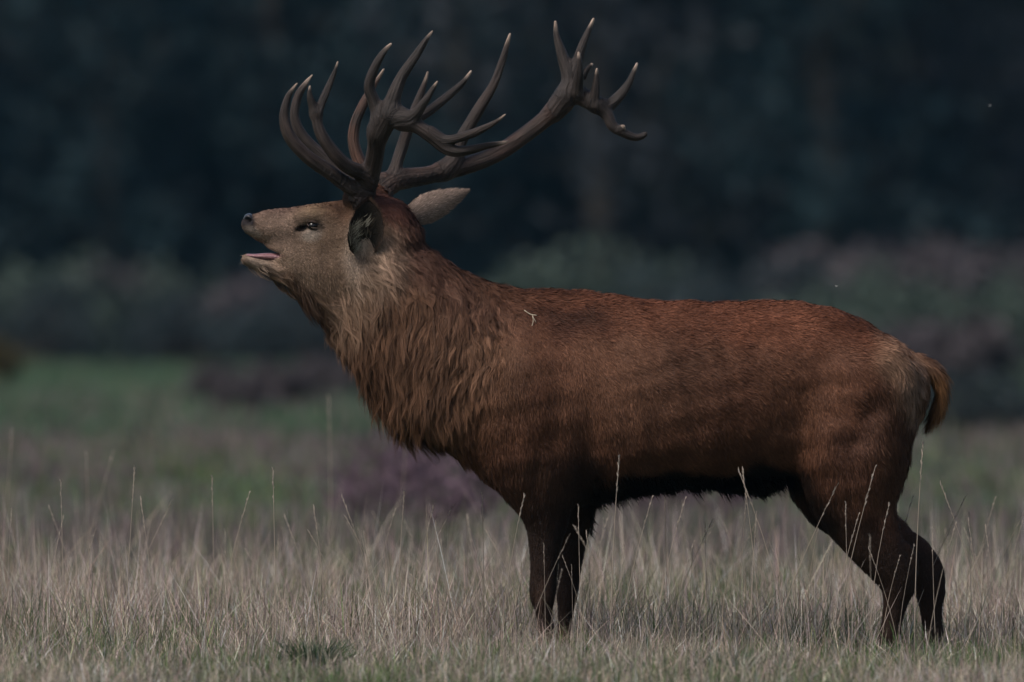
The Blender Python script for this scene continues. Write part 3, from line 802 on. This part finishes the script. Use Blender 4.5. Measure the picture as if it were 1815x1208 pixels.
# --- ears
def ear(base, axis, face, length, width, cup, outer, inner, tufts):
    axis = np.array(axis, float); axis /= np.linalg.norm(axis)
    face = np.array(face, float); face -= axis * (face @ axis); face /= np.linalg.norm(face)
    sidev = np.cross(axis, face)
    nu, nv = 26, 15
    u = np.linspace(0, 1, nu)[:, None]; v = np.linspace(-1, 1, nv)[None]
    wprof = np.interp(u, [0, .12, .35, .6, .85, 1], [.46, .78, 1.0, .97, .70, .10] if tufts else [.46, .72, 1.0, .86, .42, .03]) * width / 2
    ang = v * cup * np.interp(u, [0, .3, 1], [1.35, 1.0, .6])
    rad = wprof / np.maximum(np.sin(np.minimum(cup * np.interp(u, [0, .3, 1], [1.35, 1.0, .6]), 1.5)), .2)
    lat = rad * np.sin(ang); dep = rad * (1 - np.cos(ang))
    bend = -.12 * length * u ** 2
    def sheet(off):
        return (np.array(base)[None, None] + axis * (u * length + 0 * v)[..., None] + sidev * lat[..., None] + face * (dep + bend + off * (1 - .5 * u) * (1 - .75 * np.abs(v) ** 3))[..., None])
    A = sheet(.0).reshape(-1, 3); Bk = sheet(-.007).reshape(-1, 3)
    i, j = np.meshgrid(np.arange(nu - 1), np.arange(nv - 1), indexing='ij'); a = (i * nv + j).ravel()
    q = np.stack([a, a + 1, a + nv + 1, a + nv], 1)
    F1 = q; F2 = q[:, ::-1] + nu * nv
    rim = np.concatenate([np.arange(0, nu * nv, nv), np.arange((nu - 1) * nv + 1, nu * nv), np.arange(nu * nv - 1, 0, -nv)[1:], np.arange(nv - 2, 0, -1)])
    r2 = np.roll(rim, -1); F3 = np.stack([rim, rim + nu * nv, r2 + nu * nv, r2], 1)
    V = np.concatenate([A, Bk])
    uu = np.repeat(u[:, 0], nv); vv = np.tile(v[0], nu)
    ci = np.tile(inner, (len(A), 1)).astype(float); co = np.tile(outer, (len(A), 1)).astype(float)
    rimm = sstep(.78, 1.0, np.maximum(np.abs(vv), uu))[:, None]
    dark = np.array([.022, .016, .014])
    ci = ci * (1 - rimm) + dark * rimm; co = co * (1 - .6 * rimm) + dark * .6 * rimm
    ob = link('ear', mesh_from('ear', V - OFF, [F1, F2, F3], np.concatenate([ci, co])), M_hide, stag)
    # short hair on the back, loose pale tufts inside
    n = 5200; gi = rng.integers(0, nu - 1, n); gj = rng.integers(0, nv - 1, n)
    root = Bk[gi * nv + gj] + (Bk[(gi + 1) * nv + gj] - Bk[gi * nv + gj]) * rng.uniform(size=(n, 1)) + (Bk[gi * nv + gj + 1] - Bk[gi * nv + gj]) * rng.uniform(size=(n, 1))
    nn = unit(-face[None] + sidev[None] * (v[0][gj] * .8)[:, None])
    d = unit(axis + nn * .25 + rng.normal(0, .15, (n, 3))); Lh = rng.uniform(.007, .018, n)
    Ph = np.stack([root, root + d * (Lh * .5)[:, None], root + d * Lh[:, None]], 1)
    c = np.tile(outer, (n, 1)) * np.exp(rng.normal(0, .33, (n, 1)))
    c = c * (0.55 + 0.45 * sstep(0, .3, gi / nu))[:, None]
    parts = [ribbons(Ph, unit(np.cross(d, nn)), np.full(n, .0016), c, nn)]
    if tufts:
        nc = 34; n = nc * tufts
        cu = rng.uniform(.02, .6, nc); cv = np.clip(rng.normal(-.5, .35, nc), -.95, .6)
        cd = unit(axis[None] * rng.uniform(.5, 1, (nc, 1)) + sidev[None] * rng.uniform(-.2, .6, (nc, 1)) + face[None] * rng.uniform(.05, .5, (nc, 1)))
        cc = np.where((rng.uniform(size=nc) < .45)[:, None], np.array([[.30, .265, .205]]), np.array([[.085, .065, .046]])) * np.exp(rng.normal(0, .3, (nc, 1)))
        ci_ = np.repeat(np.arange(nc), tufts)
        ui = np.clip(((cu[ci_] + rng.normal(0, .05, n)) * (nu - 1)).astype(int), 0, nu - 2); vj = np.clip(((cv[ci_] + rng.normal(0, .10, n) + 1) / 2 * (nv - 1)).round().astype(int), 1, nv - 2)
        root = A[ui * nv + vj] + rng.normal(0, .002, (n, 3)); nn = unit(face[None] - sidev[None] * (v[0][vj])[:, None] * .7)
        d = unit(cd[ci_] + rng.normal(0, .10, (n, 3))); Lh = rng.uniform(.018, .045, n)
        Ph = np.stack([root, root + d * (Lh * .5)[:, None] + nn * .003, root + d * Lh[:, None]], 1)
        c = cc[ci_] * np.exp(rng.normal(0, .15, (n, 1)))
        parts.append(ribbons(Ph, unit(np.cross(d, nn)), np.full(n, .0018), c, unit(nn + np.array([0, -.6, .2]))))
    off = 0; VV, FF, CC, NN = [], [], [], []
    for V, F, C, Nn in parts:
        VV.append(V); CC.append(C); NN.append(Nn); FF += [f + off for f in F]; off += len(V)
    h = link('ear_hair', mesh_from('ear_hair', np.concatenate(VV) - OFF, FF, np.concatenate(CC), np.concatenate(NN)), M_hair, ob); tag(h, kind='stuff')
ny = skin_y(642, 428)
ear((PX(640), ny + .020, PZ(444)), (.16, -.50, .82), (.16, -.88, -.45), .190, .122, 1.1, (.075, .045, .034), (.018, .014, .011), 18)
ear((PX(718), .050, PZ(388)), (.205, .06, .098), (-.05, .9, .1), .232, .105, .75, (.225, .165, .135), (.2, .15, .12), 0)

# --- antlers
def antler(chains, lo, hi, burr):
    A = Field(lo, hi, 0.0032)
    sp, st, stip, sw, sa, sl_ = [], [], [], [], [], []
    for l, k, warm in chains:
        a = np.array(l, float)       # px, py, y, radius px
        pts = np.stack([PX(a[:, 0]), a[:, 2], PZ(a[:, 1])], 1)
        A.chain(pts, a[:, 3] / S, None, k, 5)
        q = catmull(pts, 14); T_ = unit(np.gradient(q, axis=0)); sp.append(q); st.append(T_)
        fa = np.zeros_like(q); v0 = unit(np.cross(T_[0], [0.3, 1, 0.2]))
        for z in range(len(q)):
            v0 = unit(v0 - T_[z] * (v0 @ T_[z])); fa[z] = v0
        sa.append(fa); sl_.append(np.concatenate([[0], np.cumsum(np.linalg.norm(np.diff(q, axis=0), axis=1))]) + 3.0 * len(sa))
        s = np.linspace(0, 1, len(q)); stip.append(sstep(.80, 1.0, s) * (a[-1, 3] < 4.5)); sw.append(np.full(len(q), warm))
    bp = np.array([PX(burr[0]), burr[2], PZ(burr[1])])
    bax = np.array(burr[3], float); bax /= np.linalg.norm(bax)
    e1 = unit(np.cross(bax, [0, 1, 0.01])); e2 = np.cross(bax, e1)
    for i in range(15):                                              # knobbly ring at the root
        t = i / 15 * 6.283; r = burr[4] / S
        c = bp + (e1 * math.cos(t) + e2 * math.sin(t)) * r
        A.chain(np.array([c, c + bax * .012]), [.0085 * random.uniform(.7, 1.2), .006], None, .008, 3)
    V, F = A.mesh(1); N = vnormals(V, F)
    sp, st, stip, sw, sa, sl_ = [np.concatenate(z) for z in (sp, st, stip, sw, sa, sl_)]
    nn = np.zeros(len(V), int)
    for a in range(0, len(V), 8000): nn[a:a + 8000] = np.argmin(((V[a:a + 8000, None] - sp[None]) ** 2).sum(2), 1)
    T = st[nn]; offv = V - sp[nn]; fa = sa[nn]; fb = np.cross(T, fa)
    groove = np.stack([np.sum(offv * fa, 1), np.sum(offv * fb, 1), 0.07 * (sl_[nn] + np.sum(offv * T, 1))], 1)
    pearl = sstep(PZ(250), PZ(345), V[:, 2])
    V2 = V + N * (0.0009 * noise(groove, 48, 0) + 0.0016 * pearl * np.maximum(noise(V, 70, 1), 0))[:, None]
    c0 = np.array([.025, .0205, .0195]); cw = np.array([.068, .038, .029]); ct = np.array([.30, .24, .20])
    w = (sw[nn] * (0.6 + 0.4 * noise(V, 8, 2)))[:, None].clip(0, 1)
    C = c0 * (1 - w) + cw * w
    tp = stip[nn][:, None] * 0.85; C = C * (1 - tp) + ct * tp
    C *= (1 + 0.2 * noise(V, 12, 1))[:, None]
    me = mesh_from('antler', V2 - OFF, [F], np.clip(C, .01, 1))
    at_ = me.attributes.new('groove', 'FLOAT_VECTOR', 'POINT'); at_.data.foreach_set('vector', groove.astype(np.float32).ravel())
    return link('antler', me, M_antler, stag)

near_ch = [
 ([(636, 356, -.062, 19), (648, 332, -.075, 18), (658, 305, -.10, 16.5), (666, 270, -.14, 16), (672, 236, -.18, 17), (684, 212, -.20, 18)], .02, .1),      # beam
 ([(672, 232, -.18, 17), (690, 205, -.205, 17), (712, 208, -.215, 17), (728, 216, -.22, 14)], .035, 0),                                                       # cup
 ([(676, 214, -.195, 14), (664, 180, -.20, 11), (656, 152, -.205, 9.5), (668, 117, -.215, 8), (682, 94, -.22, 5.5), (694, 80, -.222, 2.5)], .02, 0),
 ([(692, 200, -.21, 15), (700, 170, -.21, 13), (714, 136, -.20, 10), (740, 97, -.19, 7.5), (756, 72, -.185, 5), (767, 57, -.18, 2.2)], .025, 0),
 ([(712, 212, -.225, 15), (735, 206, -.245, 11), (754, 181, -.26, 7.5), (767, 161, -.265, 5), (776, 147, -.27, 2.2)], .02, 0),
 ([(724, 214, -.20, 13), (752, 203, -.16, 9), (789, 175, -.12, 8), (818, 149, -.10, 6), (835, 127, -.09, 2.2)], .02, 0),
 ([(716, 218, -.22, 15), (742, 226, -.23, 13), (766, 243, -.235, 12), (792, 264, -.24, 11), (818, 269, -.245, 9.5), (861, 260, -.25, 6.5), (884, 256, -.255, 4.5), (900, 252, -.26, 2.2)], .02, .1),
 ([(766, 236, -.235, 10), (794, 249, -.25, 8.5), (832, 240, -.28, 8), (862, 227, -.30, 6), (882, 216, -.31, 4), (896, 205, -.315, 2)], .015, .1),
 ([(648, 340, -.075, 15), (620, 330, -.10, 14), (586, 306, -.13, 12.5), (545, 277, -.155, 12), (515, 243, -.165, 11), (505, 208, -.165, 9), (511, 176, -.16, 6.5), (520, 160, -.157, 4.2), (528, 149, -.155, 2)], .02, .15),   # brow
 ([(654, 318, -.095, 14), (640, 306, -.12, 13), (614, 293, -.16, 12.5), (588, 266, -.185, 11.5), (568, 233, -.19, 10.5), (561, 200, -.185, 9.5)], .02, .15),                    # bez
 ([(561, 203, -.185, 9), (554, 183, -.195, 7), (551, 168, -.2, 4.8), (552, 154, -.202, 2.2)], .014, 0),
 ([(562, 206, -.185, 9), (572, 183, -.175, 7.5), (586, 150, -.165, 5.8), (595, 127, -.16, 4), (600, 111, -.158, 2)], .016, 0),
]
antler(near_ch, (PX(490), -.345, PZ(385)), (PX(912), -.025, PZ(45)), (637, 353, -.062, (.25, -.25, .9), 21))
far_ch = [
 ([(668, 345, .06, 20), (684, 328, .075, 19), (712, 316, .10, 18), (760, 308, .15, 16), (832, 289, .22, 15.5), (885, 267, .26, 15), (935, 233, .285, 14.5), (972, 203, .29, 15), (998, 178, .285, 17)], .02, .45),
 ([(985, 192, .285, 16), (1008, 164, .28, 19), (1022, 162, .275, 18), (1045, 175, .27, 16), (1062, 184, .265, 13)], .03, .1),
 ([(1002, 168, .28, 16), (1008, 135, .285, 12.5), (998, 95, .30, 10), (988, 62, .31, 6.5), (985, 34, .315, 2.6)], .02, 0),
 ([(1014, 155, .285, 14), (1022, 117, .29, 11), (1031, 84, .295, 8.5), (1042, 54, .30, 5.8), (1053, 29, .305, 2.4)], .02, 0),
 ([(1034, 132, .295, 7), (1042, 118, .30, 5), (1050, 110, .305, 3)], .012, 0),
 ([(1024, 160, .25, 11), (1026, 133, .23, 9), (1027, 110, .22, 6), (1026, 91, .215, 2.5)], .018, 0),
 ([(1052, 184, .25, 10), (1056, 160, .24, 8), (1058, 138, .235, 5.5), (1059, 119, .23, 2.5)], .016, 0),
 ([(1058, 182, .265, 12), (1078, 184, .27, 11), (1098, 168, .28, 9.5), (1114, 147, .29, 7.5), (1124, 126, .295, 5), (1131, 109, .30, 2.4)], .018, 0),
 ([(1064, 186, .26, 12), (1078, 202, .255, 11), (1087, 220, .25, 9.5), (1104, 231, .25, 8), (1124, 240, .255, 7), (1138, 239, .26, 6), (1145, 235, .262, 5)], .018, 0),
 ([(1098, 229, .245, 6), (1106, 222, .235, 4)], .012, 0),
 ([(786, 300, .17, 15), (806, 275, .18, 12.5), (819, 242, .19, 12), (846, 195, .20, 10.5), (874, 148, .21, 8.5), (890, 106, .215, 6.5), (898, 78, .22, 4.5), (904, 57, .222, 2.2)], .03, .2),
 ([(694, 318, .09, 14), (702, 290, .10, 11), (713, 256, .12, 11), (726, 215, .13, 10), (740, 180, .135, 8), (752, 146, .14, 5), (758, 126, .14, 2)], .02, .2),
 ([(678, 334, .07, 16), (648, 326, .075, 13), (604, 304, .085, 12), (566, 272, .10, 11.5), (534, 238, .11, 10.5), (521, 204, .115, 9), (527, 170, .115, 7.5), (540, 147, .115, 5), (552, 131, .115, 2.2)], .02, .1),
 ([(688, 326, .08, 15), (662, 312, .09, 13), (638, 287, .10, 12), (626, 250, .11, 11), (629, 217, .115, 10), (642, 185, .118, 8.5), (660, 152, .12, 6), (672, 134, .12, 4), (680, 121, .12, 2)], .02, .9),
]
antler(far_ch, (PX(500), .02, PZ(375)), (PX(1160), .345, PZ(15)), (671, 342, .06, (.35, .2, .9), 22))

# ------------------------------------------------------------------ straw caught on the withers, insects in the air
def straw():
    y = skin_y(940, 560) - .016
    parts = []
    for l, r in (([(929, 549), (940, 556), (951, 558)], .0016), ([(943, 556), (945, 568), (941, 582), (940, 592)], .0013), ([(944, 559), (950, 571)], .0009)):
        q = catmull(P3([(a, b) for a, b in l], y), 4); V, F = tube(q, np.full(len(q), r), 5); parts.append((V, F, np.zeros((len(V), 3))))
    V, F, _ = merge(parts); o0 = V.mean(0)
    o = link('dry_grass_stem', mesh_from('dry_grass_stem', V - o0, F), M_straw); o.location = o0
    tag(o, 'small pale forked grass stem caught in the fur below the withers', 'straw')
straw()
for (ix, iy, yy), lb in (((1755, 187, 3.2), 'tiny pale insect in the air before the dark trees'), ((1483, 507, .5), 'tiny pale insect in the air just above the rump')):
    e = empty('flying_insect', at(ix, iy, yy), 0.6); tag(e, lb, 'insect')
    V, F = uvball((0, 0, 0), (.0032, .0012, .0012), 8, 6); link('insect_body', mesh_from('insect_body', V, F), M_wing, e)
    for s in (-1, 1):
        a = np.linspace(0, 6.283, 9)[:-1]
        V = np.stack([.0005 + .0028 * np.cos(a) - .001, s * (.0034 + .0030 * np.sin(a)), .0010 + .0016 * np.sin(a)], 1)
        V = np.concatenate([V, V + [0, 0, .0002]])
        j = np.arange(8); k2 = (j + 1) % 8
        link('wing', mesh_from('wing', V, [np.array([[7, 6, 5, 4], [7, 4, 3, 0], [0, 3, 2, 1]]), np.array([[12, 13, 14, 15], [8, 11, 12, 15], [9, 10, 11, 8]]), np.stack([j, k2, k2 + 8, j + 8], 1)]), M_wing, e)

# ------------------------------------------------------------------ grass
def half(y, extra): return (y + CAM_D) * 0.0455 + extra
def spread(n, y0, y1, extra=0.7, power=1.0):
    y = y0 + (y1 - y0) * rng.uniform(size=n) ** power
    x = rng.uniform(-1, 1, n) * half(y, extra)
    return np.stack([x, y, ground_z(x, y)], 1)
def patch(p):
    """-1 dry .. +1 green"""
    q = p.copy(); q[:, 2] = 0; q[:, 1] *= 0.6
    return np.clip(0.75 * noise(q, 0.55, 0) + 0.45 * noise(q, 1.7, 1), -1.3, 1.3)
def blades(root, hgt, lean, wid, col, tip=None, K=4, curl=0.5, face_cam=0.7):
    n = len(root)
    az = rng.uniform(0, 6.283, n); d = np.stack([np.cos(az), np.sin(az), np.zeros(n)], 1)
    ln = np.abs(lean)[:, None]
    t = np.linspace(0, 1, K)[None, :, None]
    bow = rng.uniform(0.3, 1.0, (n, 1, 1)) * curl
    horiz = d[:, None] * (ln[:, None] * hgt[:, None, None]) * (t * (1 - bow) + bow * t ** 2)
    vert = np.array([0, 0, 1.0]) * hgt[:, None, None] * (t - 0.25 * ln[:, None] * bow * t ** 2)
    P = root[:, None] + horiz + vert
    P[:, 0, 2] -= 0.01
    sdv = unit(np.stack([np.ones(n), rng.normal(0, 1 - face_cam, n) * 2, np.zeros(n)], 1))
    return ribbons(P, sdv, wid, col, None, tip)
def cols(n, base, var=0.2, hue=0.06):
    b = np.array(base)[rng.integers(0, len(base), n)]
    return np.clip(b * np.exp(rng.normal(0, var, (n, 1))) * (1 + rng.normal(0, hue, (n, 3))), 0.004, 0.9)
DRY = [(.58, .51, .46), (.17, .125, .105), (.39, .315, .27), (.32, .25, .22), (.45, .375, .33), (.25, .19, .16), (.41, .34, .27), (.24, .215, .14)]
GREEN = [(.12, .15, .065), (.09, .14, .05), (.075, .115, .040), (.062, .098, .040), (.10, .125, .055), (.085, .10, .06)]
def grass_object(name, groups, label):
    off = 0; VV, FF, CC = [], {}, []
    for V, F, C, _ in groups:
        VV.append(V); CC.append(C)
        for f in F: FF.setdefault(f.shape[1], []).append(f + off)
        off += len(V)
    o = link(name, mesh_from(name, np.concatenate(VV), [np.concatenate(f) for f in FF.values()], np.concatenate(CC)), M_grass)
    tag(o, label, 'grass', None, 'stuff')
def layer(n, y0, y1, h, lean, w, base, want=0, var=.2, power=1.0, K=4, curl=.5, mult=None):
    p = spread(int(n * 1.22), y0, y1, 1.3, power)
    g = patch(p)
    if want: p = p[rng.uniform(size=len(p)) < np.clip(0.5 + 0.5 * want * g, 0.08, 1)]
    m = len(p); hh = rng.uniform(h[0], h[1], m) * (1 + 0.25 * noise(p * np.array([1, 1, 0]), 0.9, 2))
    c = cols(m, base, var)
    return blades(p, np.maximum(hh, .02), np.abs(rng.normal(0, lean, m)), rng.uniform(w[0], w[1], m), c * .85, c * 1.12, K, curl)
# around the stag and up to the camera side
MAUVE = [(.15, .115, .12), (.11, .08, .09), (.19, .155, .15), (.12, .10, .09)]
grass_object('dry_grass', [
  layer(52000, -4.2, 0.25, (.02, .13), .8, (.0011, .0028), DRY, -0.6, var=.42),
  layer(3000, -4.2, 0.25, (.10, .24), .5, (.0012, .0022), DRY, -0.7, curl=.3, var=.3),
  layer(32000, 0.25, 3.5, (.06, .24), .65, (.0013, .0032), DRY, -0.9, var=.42),
  layer(5200, 0.25, 3.5, (.18, .38), .36, (.0012, .0022), DRY, -0.6, curl=.3, var=.3),
  layer(17000, 3.5, 7.5, (.06, .26), .55, (.0026, .005), DRY, -0.9, var=.34),
  layer(3600, 3.5, 9.0, (.22, .44), .34, (.0016, .0032), DRY, -0.5, curl=.3, var=.3)], 'long dry straw coloured grass filling the meadow around the stag')
grass_object('green_grass', [
  layer(40000, -4.2, 3.0, (.02, .075), .6, (.002, .004), GREEN, 0.9, var=.35),
  layer(9000, -4.2, 0.2, (.05, .13), .5, (.0018, .0036), GREEN, 1.1, var=.35),
  layer(11000, 0.2, 5.0, (.08, .25), .45, (.0018, .0038), GREEN, 1.0, var=.35),
  layer(26000, 3.0, 12.0, (.05, .16), .5, (.004, .008), GREEN, 0.9, K=3),
  layer(16000, 12.0, 60.0, (.05, .14), .5, (.010, .018), GREEN, 0.9, K=3)], 'short green grass growing among the dry stems')
grass_object('distant_grass', [
  layer(13000, 7.0, 20.0, (.06, .26), .5, (.004, .009), MAUVE, -0.7, K=3, var=.3),
  layer(9000, 20.0, 60.0, (.06, .20), .4, (.012, .02), MAUVE, -0.9, K=3),
  layer(6000, 50.0, 110.0, (.06, .2), .4, (.02, .035), MAUVE, -0.9, K=3),
  layer(26000, 60.0, 190.0, (.06, .2), .4, (.03, .05), [(.05, .10, .055), (.06, .11, .06), (.085, .11, .07)], 0.7, K=3)], 'blurred far grass of green and heathery brown patches')

# tall stalks that stand out singly: each one a thing, few shapes shared
def make_stalk(h, lean, bow):
    root = empty('grass_stalk')
    k = 7; t = np.linspace(0, 1, k)
    q = np.stack([lean * h * (t * (1 - bow) + bow * t ** 2), 0.04 * h * np.sin(t * 2.0), h * t], 1); q[0, 2] -= .012
    V, F = tube(q, np.linspace(.0017, .0008, k), 4); c = np.tile([.40, .33, .27], (len(V), 1))
    link('stem', mesh_from('stem', V, F, c), M_grass, root)
    parts = []; m = 26
    tt = rng.uniform(.80, 1.0, m); b = np.stack([np.interp(tt, t, q[:, i]) for i in range(3)], 1)
    ax = unit(q[-1] - q[-2]); a = rng.uniform(0, 6.283, m)
    d = unit(ax[None] * 2.2 + np.stack([np.cos(a), np.sin(a), 0 * a], 1) * .8)
    P = np.stack([b, b + d * .008, b + d * .016 * (1.2 - .4 * tt)[:, None]], 1)
    V, F, C, _ = ribbons(P, unit(np.cross(d, rng.normal(size=(m, 3)))), np.full(m, .0030), np.tile([.40, .34, .29], (m, 1)))
    link('seed_head', mesh_from('seed_head', V, F, C), M_grass, root)
    root['h'] = h
    return root
kinds = [make_stalk(.62, a, b) for a, b in ((.05, .5), (-.10, .6), (.22, .4), (-.28, .5), (.40, .3), (-.02, .2), (.14, .8), (-.45, .3))]
LBL = 'tall dry pale grass stalk with a narrow seed head'
for o in kinds: tag(o, LBL, 'grass stalk', 'tall stalks rising above the grass')
su = set()
def put_stalk(px, py, y, k):
    x, _, z = at(px, py, y); h = kinds[k]['h']; lean = (.05, -.10, .22, -.28, .40, -.02, .14, -.45)[k]
    sc = z / h
    o = kinds[k] if k not in su else copy_tree(kinds[k]); su.add(k)
    o.location = (x - lean * z, y, float(ground_z(np.array([x]), np.array([y]))[0])); o.scale = (sc ** .5 if sc < 1 else 1, 1, sc) if False else (sc, 1, sc); o.rotation_euler = (0, 0, rng.uniform(-.25, .25))
for q in ((236, 828, -.5, 0), (250, 880, -.1, 1), (483, 828, -.3, 5), (445, 872, .6, 2), (606, 878, -.2, 3), (716, 870, .3, 0), (770, 922, -.4, 5), (556, 895, .4, 1), (375, 842, 1.6, 5), (104, 850, .5, 5),
          (1100, 806, -.5, 0), (1157, 880, -.4, 2), (1180, 880, .5, 5), (1218, 882, -.6, 2), (1308, 832, -.5, 3), (1317, 828, -.3, 1), (1344, 905, -.7, 0), (1484, 858, -.6, 4), (1551, 826, -.5, 2), (1500, 888, -.6, 5),
          (1524, 910, -.5, 2), (1580, 892, -.4, 6), (1640, 782, -.3, 0), (1667, 855, -.2, 3), (1622, 880, .2, 2), (1720, 905, .3, 5), (1745, 930, -.5, 1), (1026, 893, -.5, 5), (928, 876, -.7, 6), (963, 962, -.6, 5),
          (994, 985, -.6, 3), (1012, 1000, -.5, 5), (1038, 940, -.5, 1), (1540, 970, -.7, 3), (1600, 985, -.6, 2), (1655, 940, -.6, 5), (852, 872, .4, 5), (20, 760, 8.0, 0), (150, 800, 6.0, 5), (200, 800, 7.0, 2), (580, 700, 9.0, 5), (722, 760, 9.0, 0)):
    put_stalk(*q)
for i in range(120):
    y = rng.uniform(-3.0, 5.0)
    put_stalk(rng.uniform(-40, 1860), rng.uniform(870, 1010) + (0 if y > 0 else 40), y, int(rng.integers(0, 8)))

# rush tussock in front
def tussock(px, y, n, h, rad, label):
    x = (px - 907.5) * (y + CAM_D) / 20167.0
    a = rng.uniform(0, 6.283, n); r = rad * .45 * np.sqrt(rng.uniform(size=n))
    d = np.stack([np.cos(a), np.sin(a), 0 * a], 1); root = d * r[:, None]; root[:, 2] = -.01
    t = np.linspace(0, 1, 5)[None, :, None]; hh = rng.uniform(.6, 1.05, n) * h; out = rng.uniform(.15, .9, n) * rad * 1.3
    P = root[:, None] + d[:, None] * out[:, None, None] * t ** 1.6 + np.array([0, 0, 1.0]) * hh[:, None, None] * (t - .12 * t ** 2)
    c = cols(n, [(.040, .075, .034), (.05, .085, .035), (.035, .06, .04)], .25)
    V, F, C, _ = ribbons(P, unit(np.cross(d, [0, 0, 1.0]) + rng.normal(0, .5, (n, 3))), np.full(n, .0032), c, None, c * 1.2)
    o = link('rush_tussock', mesh_from('rush_tussock', V, F, C), M_grass); o.location = (x, y, 0); tag(o, label, 'tussock')
tussock(556, -1.9, 420, .165, .13, 'dark green rush tussock low in the grass before the muzzle side')
tussock(1290, -2.2, 260, .13, .14, 'dark green rush tussock under the belly of the stag')
tussock(985, -1.0, 160, .10, .12, 'fresh green grass tuft at the front hooves')
